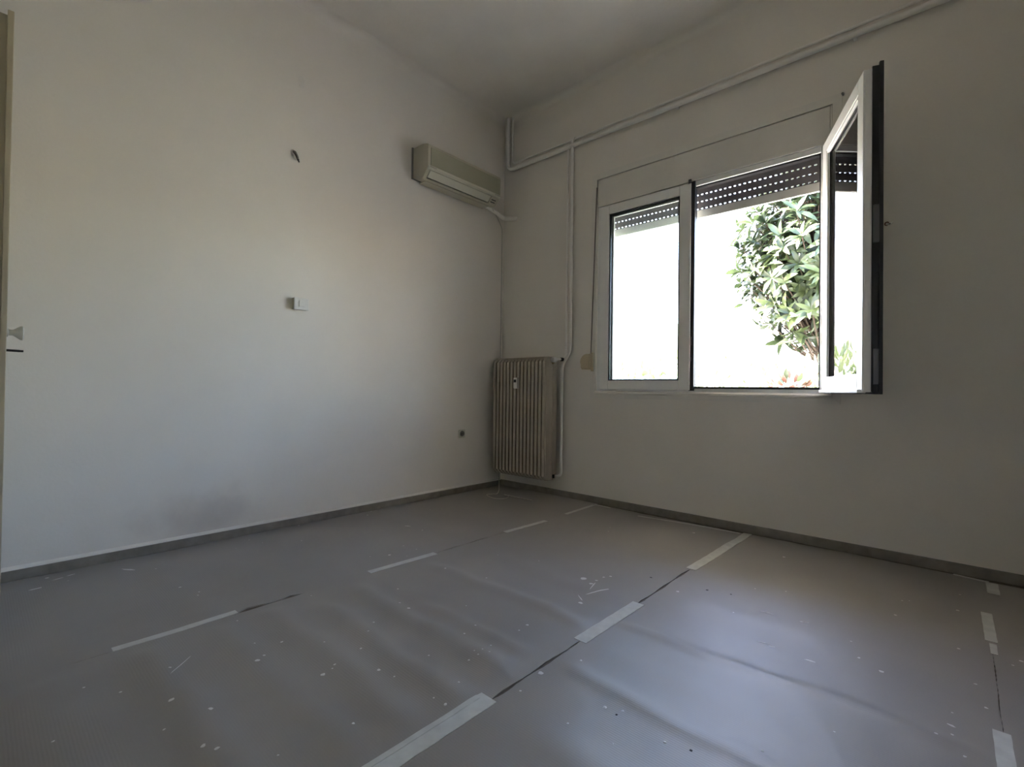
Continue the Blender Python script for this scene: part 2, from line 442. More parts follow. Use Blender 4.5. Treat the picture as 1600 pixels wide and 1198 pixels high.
# left sash, shut: hinge at x = 1.027, room face at y = -.016
s1, bx1 = sash('shut white sash with a clear pane', lambda u, v, z: Vector((1.027+u, -.016+v, z)), True)
obj('rebate_strip', bx1((SW-.002, SW+.030, .004, .022, SZ0-.002, SZ1+.006), (SW-.001, SW+.018, .022, .074, SZ0+.004, SZ1-.002)), M_gasket, s1)
obj('edge_bead', bx1((SW-.006, SW+.006, -.004, .004, SZ0+.002, SZ1-.004), bevel=.0015), M_white, s1)
obj('corner_cap', bx1((SW-.012, SW+.006, -.006, .006, SZ1-.006, SZ1+.022), bevel=.001), M_gasket, s1)
for z in (1.06, 1.165, 1.195):
    obj('lock_keep', bx1((SW+.006, SW+.014, -.001, .006, z, z+.026), bevel=.001), M_steel, s1)

# right sash, swung open about 113 degrees into the room
HX, HY = 2.472, -.018
dirv = Vector((0.256, -0.630, 0)).normalized()
nin = Vector((-dirv.y, dirv.x, 0))         # from outer face towards room face side
if nin.x < 0: nin = -nin
def place2(u, v, z):
    # v = 0 is the room face, which now looks away to the right wall
    p = Vector((HX, HY, 0)) + dirv*u + nin*(ST - v)
    return Vector((p.x, p.y, z))
s2, bx2 = sash('open white sash seen nearly edge-on, its pane mirroring the shutter', place2, False)
obj('rebate_strip', bx2((SW-.002, SW+.004, -.002, .034, SZ0+.002, SZ1+.008), (SW-.001, SW+.012, -.004, .010, SZ0-.006, SZ1+.020)), M_gasket, s2)
obj('bottom_strip', bx2((.03, SW+.010, -.004, .030, SZ0-.008, SZ0+.004)), M_gasket, s2)
obj('edge_bead', bx2((SW-.001, SW+.005, .036, .062, SZ0+.006, SZ1-.004), bevel=.002), M_white, s2)
for z0, z1 in ((1.50, 1.66), (0.90, 1.05)):
    obj('lock_plate', bx2((SW+.003, SW+.010, .008, .030, z0, z1), bevel=.001), M_steel, s2)
obj('bottom_rail_lip', bx2((.01, SW-.01, .050, .082, SZ0-.004, SZ0+.012), bevel=.002), M_white, s2)
for z in (1.02, 2.08):
    obj('hinge', T([(HX+.004, HY+.004, z), (HX+.004, HY+.004, z+.09)], .008, 10), M_white2, win, smooth=40)

# ================================================================ ROLLER SHUTTER
sh = empty('roller_shutter', (1.75, .13, 2.045), 'partly raised perforated roller shutter hanging outside the window', 'shutter')
X0, X1 = 1.045, 2.462
SP = 0.0487
sm = None
for k in range(6):
    zb = 2.100 + k*SP + (0.004 if k >= 4 else 0)
    if sm is None:
        bm = bmesh.new()
        add_box(bm, (X0, X1, .126, .136, .0145, SP-.0005))
        add_box(bm, (X0, X1, .127, .135, 0, .0065))
        n = int((X1-X0)/.0305)
        for i in range(n+1):
            xa = X0 + i*.0305
            add_box(bm, (xa, min(xa+.0165, X1), .127, .135, .0065, .0145))
        o = obj('slat', bm, M_slat, sh)
        sm = o.data
    else:
        o = bpy.data.objects.new('slat', sm); COL.objects.link(o)
        o.parent = sh; o.matrix_parent_inverse = Matrix.Translation(-sh.location)
    o.location = (0, 0, zb)
obj('bottom_bar', B((X0, X1, .120, .142, 2.046, 2.099), bevel=.002), M_bar, sh)
for x in (X0-.028, X1-.012):
    obj('guide_rail', B((x, x+.040, .112, .122, WZ0+.03, OT+.10), (x, x+.040, .141, .150, WZ0+.03, OT+.10), (x if x < 1.5 else x+.034, (x if x < 1.5 else x+.034)+.006, .12, .143, WZ0+.03, OT+.10)), M_white, sh)

# outside stone sill
struct('trim_5', B((WX0, WX1, .064, WT+.06, WZ0-.03, WZ0+.022), bevel=.003), M_marble, 'white stone sill outside the window', 'window sill')

# shutter strap and its winder
sw = empty('strap_winder', (.92, -.01, 1.0), 'beige plastic shutter strap winder beside the window', 'strap winder')
poly = []
for k in range(13):
    a = math.pi/2 + math.pi*k/12*.5
    poly.append((.935 + .062*math.cos(a), 1.075 + .062*math.sin(a)))
poly += [(.873, 1.075), (.873, 1.035), (.884, 1.018), (.965, 1.016), (.965, 1.137)]
bm = PR(poly, 'y', -.045, 0)
bmesh.ops.bevel(bm, geom=[e for e in bm.edges if all(abs(v.co.y+.045) < 1e-5 for v in e.verts)], offset=.008, segments=3, affect='EDGES')
obj('housing', bm, M_beige, sw, smooth=30)
poly2 = [(.900, 1.050), (.945, 1.050), (.945, 1.095), (.925, 1.095), (.903, 1.075)]
obj('cover_boss', PR(poly2, 'y', -.049, -.044), M_beige, sw)
obj('mounting_plate', B((.960, .972, -.030, 0, 1.004, 1.148), bevel=.002), M_beige, sw)
st = obj('shutter_strap', B((-.001, .001, -.0095, .0095, 0, 1)), M_strap)
for v in st.data.vertices:
    t = v.co.z
    v.co = Vector((.950 + (.988-.950)*t, 0, 1.13 + (2.41-1.13)*t)) + Vector((v.co.x*2, v.co.y*.45-.014, 0))
tagp(st, 'thin dark shutter strap running up beside the shut sash', 'strap')

# ================================================================ DOOR on the left
door = empty('door_1', (0, -3.155, 0), 'cream painted door leaf standing open, seen edge-on', 'door', kind='structure')
DX, DYF = .950, -3.136
obj('leaf', B((.012, DX-.014, DYF-.042, DYF, .012, 1.955), bevel=.002), M_door, door)
obj('rebate_lip', B((DX-.016, DX, DYF-.014, DYF, .014, 1.965), bevel=.002), M_door, door)
bm = bmesh.new()
for yy in (DYF-.043, DYF+.001):
    for z0, z1 in ((.14, .86), (1.12, 1.84)):
        for b in ((.11, .82, z0, z0+.02), (.11, .82, z1-.02, z1), (.11, .13, z0, z1), (.80, .82, z0, z1)):
            add_box(bm, (b[0], b[1], yy-.003, yy+.003, b[2], b[3]), .001)
obj('panel_moulding', bm, M_door, door)
def lathe(prof, origin, axis, n=20):
    bm = bmesh.new(); ax = Vector(axis).normalized(); u = ax.orthogonal().normalized(); w = ax.cross(u)
    add_tube(bm, [Vector(origin)+ax*h for h, r in prof], [r for h, r in prof], n); return bm
kn = obj('knob', lathe([(-.001, .013), (.004, .013), (.005, .009), (.014, .009), (.020, .013), (.030, .021), (.035, .022), (.038, .016), (.0385, .004)], (.905, DYF, 1.012), (0, 1, 0)), M_white2, door, smooth=35)
obj('knob', lathe([(-.001, .013), (.004, .013), (.005, .009), (.014, .009), (.020, .013), (.030, .021), (.035, .022), (.038, .016), (.0385, .004)], (.905, DYF-.042, 1.012), (0, -1, 0)), M_white2, door, smooth=35)
ky = bmesh.new(); add_tube(ky, [(.905, DYF-.001, .958), (.905, DYF+.030, .957)], .0035, 8); add_box(ky, (.900, .910, DYF+.020, DYF+.038, .954, .960), .001)
obj('key', ky, M_dark, door)
obj('latch_plate', B((DX-.0145, DX-.012, DYF-.036, DYF-.020, .92, 1.12), bevel=.0008), M_white2, door)
obj('latch_bolt', B((DX-.013, DX-.004, DYF-.034, DYF-.022, 1.075, 1.135), bevel=.003), M_white2, door)
for z in (.25, 1.70):
    obj('hinge', T([(.008, DYF+.006, z), (.008, DYF+.006, z+.10)], .008, 10), M_brass, door, smooth=40)
struct('trim_6', B((-.13, .012, DY1, DY1+.030, 0, DH+.03), (-.13, .012, DY0-.03, DY0, 0, DH+.03), (-.13, .012, DY0, DY1, DH, DH+.03), bevel=.003), M_door, 'cream door casing in the long wall', 'door casing')

# ================================================================ HEATING PIPES
def pipe(name, label, pts, r, rad=.05, n=12, m=M_pipe):
    o = obj(name, T(round_path(pts, rad), r, n), m, smooth=50)
    return tagp(o, label, 'pipe', 'heating pipes on the window wall')
ZL = 2.800                                 # axis of the lower main
p1 = pipe('heating_pipe', 'thicker lower heating pipe crossing the window wall below the ceiling',
          [(.070, -.030, CH), (.070, -.030, ZL), (.728, -.030, ZL), (RX, -.030, ZL)], .0175, .07)
p2 = pipe('heating_pipe', 'thinner upper heating pipe following just above the thicker one',
          [(.118, -.026, CH), (.118, -.026, ZL+.046), (RX, -.026, ZL+.046)], .0090, .05)
p3 = pipe('heating_pipe', 'vertical heating pipe dropping to the radiator valve',
          [(.728, -.030, ZL), (.728, -.030, 1.115), (.715, -.085, 1.100), (.690, -.105, 1.096)], .0085, .04)
p4 = pipe('heating_pipe', 'vertical heating pipe jogging past the valve to the radiator foot',
          [(.767, -.030, ZL+.046), (.767, -.030, 1.165), (.697, -.040, 1.045), (.697, -.040, .175), (.660, -.090, .172), (.640, -.095, .172)], .0120, .045)
for pp, x, z, r in ((p1, .728, ZL, .021), (p2, .767, ZL+.046, .015)):
    obj('tee_fitting', T([(x-.022, -.030 if pp is p1 else -.026, z), (x+.022, -.030 if pp is p1 else -.026, z)], r, 12), M_pipe, pp, smooth=50)
for x in (1.62, 2.62, 3.4):
    obj('pipe_clip', B((x-.008, x+.008, -.030, 0, ZL-.020, ZL-.012), (x-.008, x+.008, -.006, 0, ZL-.020, ZL+.02), bevel=.001), M_pipe, p1)
obj('union_nut', T([(.712, -.080, 1.100), (.722, -.060, 1.101)], .015, 6), M_dark, p3)
obj('union_nut', T([(.652, -.094, .172), (.668, -.084, .172)], .015, 6), M_dark, p4)

# ================================================================ RADIATOR
rad = empty('radiator', (.37, -.125, .145), 'tall cream ribbed column radiator in the corner below the pipes', 'radiator')
NR, RX0, RX1 = 15, .085, .655
RZ0, RZ1, RY0, RY1 = .145, 1.120, -.205, -.050
pitch = (RX1-RX0)/NR
def section_mesh(w):
    bm = bmesh.new()
    # rounded slab with waist openings read from the side: outer loop extruded along x, edges rounded
    n = 6; cr = .040; poly = []
    for cx, cz, a0 in ((RY1-cr, RZ1-cr, 0), (RY0+cr, RZ1-cr, 90), (RY0+cr, RZ0+cr, 180), (RY1-cr, RZ0+cr, 270)):
        for k in range(n+1):
            a = math.radians(a0 + 90*k/n); poly.append((cx+cr*math.cos(a), cz+cr*math.sin(a)))
    add_prism(bm, poly, 'x', 0, w)
    bmesh.ops.bevel(bm, geom=[e for e in bm.edges if abs(e.verts[0].co.x-e.verts[1].co.x) < 1e-6], offset=w*.42, segments=3, affect='EDGES')
    return bm
sec = None
for i in range(NR):
    x = RX0 + i*pitch
    if sec is None:
        o = obj('section', section_mesh(.0235), M_rad, rad, smooth=50); sec = o.data
    else:
        o = bpy.data.objects.new('section', sec); COL.objects.link(o); o.parent = rad
        o.matrix_parent_inverse = Matrix.Translation(-rad.location)
    o.location = (x + (pitch-.0235), 0, 0)
for z0 in (RZ1-.085, RZ0+.018):
    obj('header', B((RX0+.01, RX1-.008, RY0+.030, RY1-.02, z0, z0+.067), bevel=.012), M_rad, rad)
obj('inner_web', B((RX0+.010, RX1-.012, -.130, -.126, RZ0+.05, RZ1-.05)), M_rad, rad)
# end plate edge line
obj('end_ribs', B((RX1-.001, RX1+.004, RY0+.012, RY0+.050, RZ0+.04, RZ1-.04), (RX1-.001, RX1+.004, RY1-.055, RY1-.016, RZ0+.04, RZ1-.04), bevel=.002), M_rad, rad)
v = obj('valve_head', lathe([(0, .012), (.006, .019), (.012, .021), (.040, .021), (.046, .018), (.048, .006)], (.690, -.108, 1.094), (-.10, -.99, .0)), M_white2, rad, smooth=35)
obj('valve_body', T([(.630, -.105, 1.060), (.690, -.107, 1.094)], .012, 12), M_brass, rad, smooth=40)
mt = obj('heat_meter', B((.345, .385, RY0-.026, RY0+.006, .865, .955), bevel=.006), M_white2, rad)
obj('display', B((.353, .377, RY0-.0275, RY0-.025, .915, .938)), M_dark, mt)
for x in (.17, .56):
    for z in (RZ1-.12, RZ0+.09):
        obj('wall_bracket', B((x-.008, x+.008, RY1-.01, 0, z, z+.03)), M_rad, rad)

# ================================================================ AIR CONDITIONER
ac = empty('air_conditioner', (.10, -.625, 2.41), 'yellowed wall mounted air conditioner near the corner', 'air conditioner')
A0, A1 = -1.005, -.245
head_ = [(0.006, 2.430), (0.006, 2.655), (.120, 2.655), (.176, 2.640), (.186, 2.625), (.186, 2.470), (.178, 2.462)]
tail_ = [(.125, 2.408), (.105, 2.402)]
notch = [(.176, 2.460), (.120, 2.500), (.075, 2.455), (.127, 2.410)]       # air outlet goes into the body
bm = bmesh.new()
for ya, yb, pr in ((A0, A0+.03, head_+tail_), (A0+.03, A1-.10, head_+notch+tail_), (A1-.10, A1, head_+tail_)):
    add_prism(bm, pr, 'y', ya, yb)
obj('body', bm, M_acbody, ac, smooth=35)
obj('front_panel', B((.184, .191, A0+.022, A1-.012, 2.482, 2.616), bevel=.003), M_acpanel, ac)
obj('pale_strip', PR([(.184, 2.482), (.194, 2.480), (.192, 2.466), (.180, 2.456)], 'y', A0+.006, A1-.002), M_aclight, ac)
for ya, yb in ((A0+.015, A0+.075), (A1-.07, A1-.015)):
    obj('small_vent_slot', B((.1925, .1945, ya, yb, 2.471, 2.474)), M_greycable, ac)
d = Vector((.125-.178, 0, 2.408-2.462)); nrm = Vector((-d.z, 0, d.x)).normalized()
if nrm.z > 0: nrm = -nrm
def slope(t, out, y): q = Vector((.178, 0, 2.462)) + d*t + nrm*out; return (q.x, y, q.z)
def slope_box(t0, t1, o0, o1, y0, y1):
    bm = bmesh.new()
    vs = [bm.verts.new(slope(t, o, y)) for y in (y0, y1) for t in (t0, t1) for o in (o0, o1)]
    for f in ((0, 1, 3, 2), (4, 6, 7, 5), (0, 4, 5, 1), (2, 3, 7, 6), (0, 2, 6, 4), (1, 5, 7, 3)): bm.faces.new([vs[i] for i in f])
    return bm
obj('outlet_recess', slope_box(.45, .55, -.045, -.040, A0+.03, A1-.10), M_acbody, ac)
obj('outlet_flap', slope_box(.10, .84, -.004, .004, A0+.032, A1-.102), M_aclight, ac)
obj('control_block', slope_box(.06, .95, 0, .007, A1-.092, A1-.018), M_acbody, ac)
for t in (.35, .62):
    obj('indicator', slope_box(t, t+.10, .006, .0082, A1-.08, A1-.03), M_dark, ac)
obj('mounting_plate', B((.0, .008, A0-.012, A1+.006, 2.425, 2.66)), M_greycable, ac)
obj('underside_grille', B((.02, .100, A0+.05, A1-.05, 2.400, 2.412)), M_acbody, ac)

co = obj('refrigerant_conduit', T(round_path([(.060, -.330, 2.425), (.050, -.130, 2.395), (.040, -.040, 2.378), (.075, -.022, 2.372), (.135, -.012, 2.366), (.150, .004, 2.366)], .03), .019, 10), M_pipe, smooth=50)
tagp(co, 'pale wrapped conduit leaving the air conditioner into the window wall', 'conduit')
cb = obj('power_cable', T(round_path([(.10, -.27, 2.415), (.018, -.10, 2.37), (.006, -.030, 2.30), (.006, -.030, 1.13), (.008, -.035, .5), (.03, -.06, .25), (.24, -.27, .02)]
     + [(.33+.10*math.cos(math.radians(a)), -.38+.075*math.sin(math.radians(a)), .010+.004*math.sin(math.radians(a*2))) for a in range(130, 480, 25)] + [(.62, -.30, .010)], .03, 4), .0035, 6), M_cable, smooth=60)
tagp(cb, 'thin pale cable hanging down the corner and coiled on the floor', 'cable')

# ================================================================ SMALL THINGS ON THE WALLS
sb = empty('switch_box', (0, -1.845, 1.365), 'small white surface mounted switch box alone on the long wall', 'switch')
obj('back_box', B((0, .028, -1.889, -1.801, 1.334, 1.404), bevel=.003), M_acbody, sb)
obj('face_plate', B((.027, .036, -1.891, -1.799, 1.332, 1.406), bevel=.004), M_white2, sb)
obj('rocker', B((.035, .041, -1.862, -1.828, 1.350, 1.388), bevel=.003), M_white2, sb)
so = empty('wall_socket', (0, -.478, .486), 'small old wall socket low beside the radiator', 'socket')
obj('plate', B((0, .008, -.513, -.443, .452, .520), bevel=.003), M_aclight, so)
obj('insert', lathe([(0, .023), (.0115, .023), (.012, .020)], (0, -.478, .488), (1, 0, 0)), M_greycable, so, smooth=30)
for dy in (-.0095, .0095):
    obj('hole', T([(.011, -.478+dy, .488), (.0128, -.478+dy, .488)], .0035, 8), M_dark, so)
wp = empty('wall_plug', (0, -1.885, 2.28), 'bent dark hook left in the plaster above the switch box', 'hook')
obj('plaster_patch', lathe([(-.002, .022), (.003, .020), (.006, .010)], (0, -1.893, 2.300), (1, 0, 0)), M_wall, wp, smooth=60)
obj('hook', T(round_path([(0, -1.897, 2.306), (.020, -1.892, 2.296), (.022, -1.878, 2.262), (.014, -1.868, 2.245)], .012), [.008]*2+[.0075]*12+[.005]*2, 8) if False else T([(0, -1.897, 2.306), (.016, -1.893, 2.297), (.022, -1.884, 2.276), (.020, -1.872, 2.250)], [.009, .009, .008, .005], 8), M_base, wp, smooth=60)
obj('dark_tip', T([(.021, -1.876, 2.258), (.019, -1.868, 2.243)], [.0065, .003], 8), M_dark, wp)
fp = obj('filled_plug_mark', lathe([(-.001, .020), (.0015, .018), (.0025, .006)], (0, -1.857, 2.757), (1, 0, 0)), M_wall_left, smooth=60)
for vv in fp.data.vertices: vv.co.z = 2.757 + (vv.co.z-2.757)*2.0
fp.data.materials[0] = M_trim
tagp(fp, 'faint filled plaster patch high on the long wall', 'patch')
hk = empty('sash_hook', (2.765, 0, 1.735), 'small glinting screw hook in the wall beside the open sash', 'hook')
obj('anchor', lathe([(-.004, .011), (.002, .011), (.003, .006)], (2.758, 0, 1.750), (0, -1, 0)), M_redleaf, hk)
obj('hook', T([(2.758, .004, 1.748), (2.760, -.020, 1.744), (2.772, -.032, 1.736), (2.784, -.026, 1.745)], .006, 8), mat('bright_chrome', (.85, .85, .85), .15, metal=1.0), hk, smooth=60)

# ================================================================ FLOOR PAPER
XA, XB, XC = 1.032, 2.082, 3.120
def sm01(t): t = max(0., min(1., t)); return t*t*(3-2*t)
def hsh(i): return (math.sin(i*127.1+3.7)*43758.5453) % 1.0
def wob(t, seed):
    return sum(math.sin(t*f+seed*k*2.3)*a for k, (f, a) in enumerate(((3.1, .5), (7.7, .3), (17., .2)), 1))
RIP = {   # creases across the roll: (y, amplitude, half width, x from, x to)
    0: [(-1.30, .004, .07, .1, .9), (-2.62, .006, .06, .2, 1.0), (-2.05, .003, .08, .1, .8)],
    1: [(-1.69, .009, .036, 1.16, 2.06), (-2.09, .012, .045, 1.15, 2.05), (-2.275, .012, .042, 1.2, 2.05), (-2.43, .012, .045, 1.06, 2.0), (-2.80, .014, .052, 1.1, 2.0), (-1.98, .008, .03, 1.5, 2.0), (-2.60, .009, .045, 1.1, 2.0), (-1.40, .004, .06, 1.3, 2.0), (-3.05, .008, .08, 1.1, 2.0)],
    2: [(-1.575, .006, .020, 2.10, 3.11), (-1.965, .005, .03, 2.09, 2.95), (-2.25, .004, .06, 2.2, 3.0), (-1.20, .002, .06, 2.2, 2.9), (-1.78, .002, .05, 2.15, 2.7), (-2.45, .006, .07, 2.2, 3.0)],
    3: [(-1.0, .004, .06, 3.2, 3.8), (-1.6, .004, .06, 3.2, 3.8)],
}
EDG = [(0.014, XA), (XA, XB), (XB, XC), (XC, RX-.014)]
def paper_h(i, x, y):
    a, b = EDG[i]
    e = sm01((x-a)/.10)*sm01((b-x)/.10)
    z = .0045
    for (yc, am, hw, xa, xb) in RIP[i]:
        g = sm01((x-xa+.08)/.16)*sm01((xb-x+.08)/.16)
        yy = y - yc - .022*wob(x*1.4, yc*3.1)
        z += am*math.exp(-(yy/hw)**2)*g*(e if am > .0085 or i != 2 else .35+.65*e)
    z += .0009*(1+wob(x*3+y*2.1, 1.3+i))*e
    return z
# gap left open between two sheets at a seam: (y from, y to, width)
GAPS = {XA: [(-2.53, -2.27, .030), (-1.60, -1.02, .009), (-3.02, -2.87, .004)], XB: [(-2.235, -1.785, .013), (-1.40, -.850, .013)], XC: [(-1.44, -.90, .003)]}
def gap(xs, y):
    w = 0
    for a, b, g in GAPS.get(xs, []):
        if a < y < b:
            w = g*sm01((y-a)/.05)*sm01((b-y)/.05)*(.62+.38*math.sin(y*31+xs*9)) + .0012*math.sin(y*190) 
    return max(0, w)
def edge_x(i, side, y):
    x = EDG[i][side]
    if (i == 0 and side == 0) or (i == 3 and side == 1): return x + .006*wob(y*2, 2.0+i)+ .008*(1 if side == 0 else -1)
    g = gap(x, y)
    if x == XA: g1, g2 = g*.9, g*.1
    else: g1, g2 = g*.5, g*.5
    return x + (g2 if side == 0 else -g1) + .0015*wob(y*2.2, x)
YE = {0: -.020, 1: -.052, 2: -.040, 3: -.060}
SHEETS = []
def make_sheet(i, label):
    bm = bmesh.new()
    nx, ny = 44, 230
    y1 = YE[i]; y0 = BY+.02
    rows = []
    for j in range(ny+1):
        t = j/ny
        y = y1 + (y0-y1)*(t**1.25)
        row = []
        for k in range(nx+1):
            a, b = edge_x(i, 0, y), edge_x(i, 1, y)
            x = a + (b-a)*k/nx
            yy = y
            if j == 0: yy = y + (.010*wob(x*2.6, i+.7) if i != 0 else .004*wob(x*3, .4))
            row.append(bm.verts.new((x, yy, paper_h(i, x, yy))))
        rows.append(row)
    for j in range(ny):
        for k in range(nx):
            bm.faces.new((rows[j][k], rows[j][k+1], rows[j+1][k+1], rows[j+1][k]))
    # edge thickness down to the floor
    loop = rows[0] + [r[-1] for r in rows[1:]] + rows[-1][-2::-1] + [r[0] for r in rows[-2:0:-1]]
    low = [bm.verts.new((v.co.x, v.co.y, 0.0)) for v in loop]
    n = len(loop)
    for q in range(n):
        bm.faces.new((loop[q], low[q], low[(q+1) % n], loop[(q+1) % n]))
    o = obj('floor_paper', bm, M_paper, smooth=35)
    tagp(o, label, 'floor paper', 'paper sheets covering the floor')
    return o
SHEETS.append(make_sheet(0, 'brown grey floor paper sheet running along the long plain wall'))
SHEETS.append(make_sheet(1, 'rippled floor paper sheet with the big white paint splash'))
SHEETS.append(make_sheet(2, 'floor paper sheet in the window light beneath the open sash'))
SHEETS.append(make_sheet(3, 'narrow floor paper sheet farthest from the radiator'))

def tape(label, pts, w, name='tape_strip', gz=.0):
    """strip of tape along floor points, lying on the sheets"""
    bm = bmesh.new()
    P = []
    for a, b in zip(pts, pts[1:]):
        a, b = Vector((*a, 0)), Vector((*b, 0)); n = max(2, int((b-a).length/.03))
        for k in range(n): P.append(a + (b-a)*k/n)
    P.append(Vector((*pts[-1], 0)))
    L, R = [], []
    for k, p in enumerate(P):
        d = (P[min(k+1, len(P)-1)] - P[max(k-1, 0)]).normalized(); nrm = Vector((-d.y, d.x, 0))
        ww = w/2*(1+.03*math.sin(k*2.1))
        for s, lst in ((1, L), (-1, R)):
            q = p + nrm*ww*s
            i = 0 if q.x < XA else 1 if q.x < XB else 2 if q.x < XC else 3
            z = max(paper_h(i, q.x, q.y), .0045) + .0009 + gz
            lst.append((bm.verts.new((q.x, q.y, z+.0006)), bm.verts.new((q.x, q.y, z-.0010))))
    for k in range(len(P)-1):
        a, b, c, d = L[k], L[k+1], R[k+1], R[k]
        bm.faces.new((a[0], b[0], c[0], d[0])); bm.faces.new((a[1], d[1], c[1], b[1]))
        bm.faces.new((a[0], a[1], b[1], b[0])); bm.faces.new((d[0], c[0], c[1], d[1]))
    for k in (0, -1):
        bm.faces.new((L[k][0], R[k][0], R[k][1], L[k][1]))
    return tagp(obj(name, bm, M_tape), label, 'tape', 'tape strips on the floor paper')
tape('long thin tape strip beside the dark torn gap in the seam', [(1.020, -2.885), (1.022, -2.70), (1.014, -2.515)], .030)
tape('pale tape strip midway along the seam of the long wall sheet', [(1.020, -1.955), (1.032, -1.575)], .036)
tape('cream tape strip on the long wall sheet seam at the shadow edge', [(1.032, -1.045), (1.050, -.675)], .032)
tape('short grey tape strip on the long wall sheet seam in the wall shadow', [(1.040, -.44), (1.030, -.075)], .028)
tape('bit of tape lying along the skirting at the end of the long wall sheet seam', [(1.03, -.062), (1.170, -.072)], .022, gz=.0012)
tape('wide double tape strip at the end of the splashed sheet seam', [(2.070, -3.30), (2.070, -2.80), (2.072, -2.225)], .060)
tape('second layer of narrow tape lapping the wide seam tape', [(2.048, -3.30), (2.050, -2.80), (2.050, -2.245)], .016, gz=.0016)
tape('bright wide tape strip midway along the splashed sheet seam', [(2.080, -1.795), (2.084, -1.385)], .050)
tape('tape strip on the splashed sheet seam crossing into shadow', [(2.084, -.862), (2.090, -.62), (2.092, -.34)], .048)
tape('grey bent tape end where the seam meets the window wall skirting', [(2.090, -.36), (2.100, -.20), (2.098, -.040)], .046, gz=.0008)
tape('thin tape strip lying along the skirting below the window', [(1.42, -.13), (1.75, -.085), (2.06, -.065)], .016)
tape('small square of tape near the skirting on the far sheet seam', [(3.150, -.07), (3.150, -.235)], .040)
tape('narrow tape strip further along the far sheet seam', [(3.118, -.51), (3.121, -.81)], .032)
tape('stub of tape below the narrow strip on the far sheet seam', [(3.124, -.83), (3.124, -.92)], .018)
tape('worn tape strip at the open end of the far sheet seam', [(3.116, -1.43), (3.118, -1.75)], .034)
tape('short tape scrap against the skirting on the narrow sheet', [(3.02, -.045), (3.14, -.062)], .018)

def which(x): return 0 if x < XA else 1 if x < XB else 2 if x < XC else 3
def splat(bm, x, y, r, seed, ex=1.0, ang=0.0):
    i = which(x); n = 9; vs = []
    for k in range(n):
        a = 2*math.pi*k/n; rr = r*(.75+.5*hsh(seed*13+k))
        u, v = rr*math.cos(a)*ex, rr*math.sin(a)
        px, py = x+u*math.cos(ang)-v*math.sin(ang), y+u*math.sin(ang)+v*math.cos(ang)
        vs.append(bm.verts.new((px, py, paper_h(i, px, py)+.0010)))
    c = bm.verts.new((x, y, paper_h(i, x, y)+.0019))
    for k in range(n): bm.faces.new((c, vs[k], vs[(k+1) % n]))
bms = [bmesh.new() for _ in range(4)]
for q, (x, y, r) in enumerate(DOTS): splat(bms[which(x)], x, y, r, q)
for q, (xa, ya, xb, yb, r) in enumerate(STREAKS):
    L = math.hypot(xb-xa, yb-ya); splat(bms[which((xa+xb)/2)], (xa+xb)/2, (ya+yb)/2, r*.8, q+200, max(1, L/2/(r*.8)), math.atan2(yb-ya, xb-xa))
for q in range(60):
    x, y = .1+3.6*hsh(q+.3), -.3-3.0*hsh(q*1.7+9); splat(bms[which(x)], x, y, .0022+.002*hsh(q*3.3), q+400)
for i in range(4):
    o = obj('paint_spatter', bms[i], M_paint, SHEETS[i]); o['kind'] = 'stuff'
bm2 = [bmesh.new() for _ in range(4)]
for q, (x, y, r) in enumerate(DARKS): splat(bm2[which(x)], x, y, r, q+90)
for i in range(4):
    if len(bm2[i].verts):
        o = obj('dark_grit', bm2[i], M_dark, SHEETS[i]); o['kind'] = 'stuff'
    else: bm2[i].free()

# ================================================================ OUTSIDE
struct('ground', B((-14, 16, -20, 22, -.75, -.60)), M_ground, 'pale sunlit yard outside the window', 'ground')
struct('balcony_slab', B((-2.5, 7, WT, 1.75, 2.95, 3.10)), M_facade, 'underside of the balcony above the window', 'balcony')

struct('wall_bounce', B((-9, 12, 9.0, 9.3, -.62, 2.6)), M_facade, 'blank pale wall added across the yard to bounce warm sunlight', 'wall')  # added wall: covers the low sky and sends warm light into the room

struct('balcony_slab', B((-2.5, 7, -5.5, BY-.12, 2.85, 3.0)), M_facade, 'made-up slab behind the house, added to block the sun', 'balcony')  # unseen slab, added to block sun from a back opening now closed

# loquat-like tree with rosettes of long leaves
tree = empty('broadleaf_tree', (1.75, 4.55, -.60), 'leafy broadleaf tree with long glossy leaves outside the window', 'tree')
CC = Vector((1.62, 4.35, 2.72)); CR = Vector((.98, .85, 1.22))
def leaf_mesh(name, L, Wd, m):
    me = bpy.data.meshes.new(name)
    vs, fs = [], []
    prof = [(0, .02), (.22, .62), (.5, 1.0), (.78, .68), (1, 0)]
    for t, w in prof:
        z = .10*L*math.sin(t*2.2) - .22*L*t*t
        vs += [(t*L, -w*Wd/2, z+.12*w*Wd), (t*L, 0, z), (t*L, w*Wd/2, z+.12*w*Wd)]
    for k in range(len(prof)-1):
        a = k*3; fs += [(a, a+1, a+4, a+3), (a+1, a+2, a+5, a+4)]
    me.from_pydata(vs, [], fs); me.materials.append(m)
    for p in me.polygons: p.use_smooth = True
    return me
LM = [leaf_mesh('leaf', L, w, M_leaf) for L, w in ((.22, .060), (.26, .072), (.19, .056), (.29, .076))]
leaves = []
bases = []
rnd = random.Random(11)
camd = (CAM_POS-CC).normalized()
n_try = 0
while len(bases) < 400 and n_try < 20000:
    n_try += 1
    v = Vector((rnd.gauss(0, 1), rnd.gauss(0, 1), rnd.gauss(0, 1))).normalized()
    rr = rnd.uniform(.25, 1.0)**.6
    p = CC + Vector((v.x*CR.x, v.y*CR.y, v.z*CR.z))*rr
    if p.z < 1.75 and rnd.random() < .25: continue
    if any((p-b[0]).length < .115 for b in bases): continue
    bases.append((p, v))
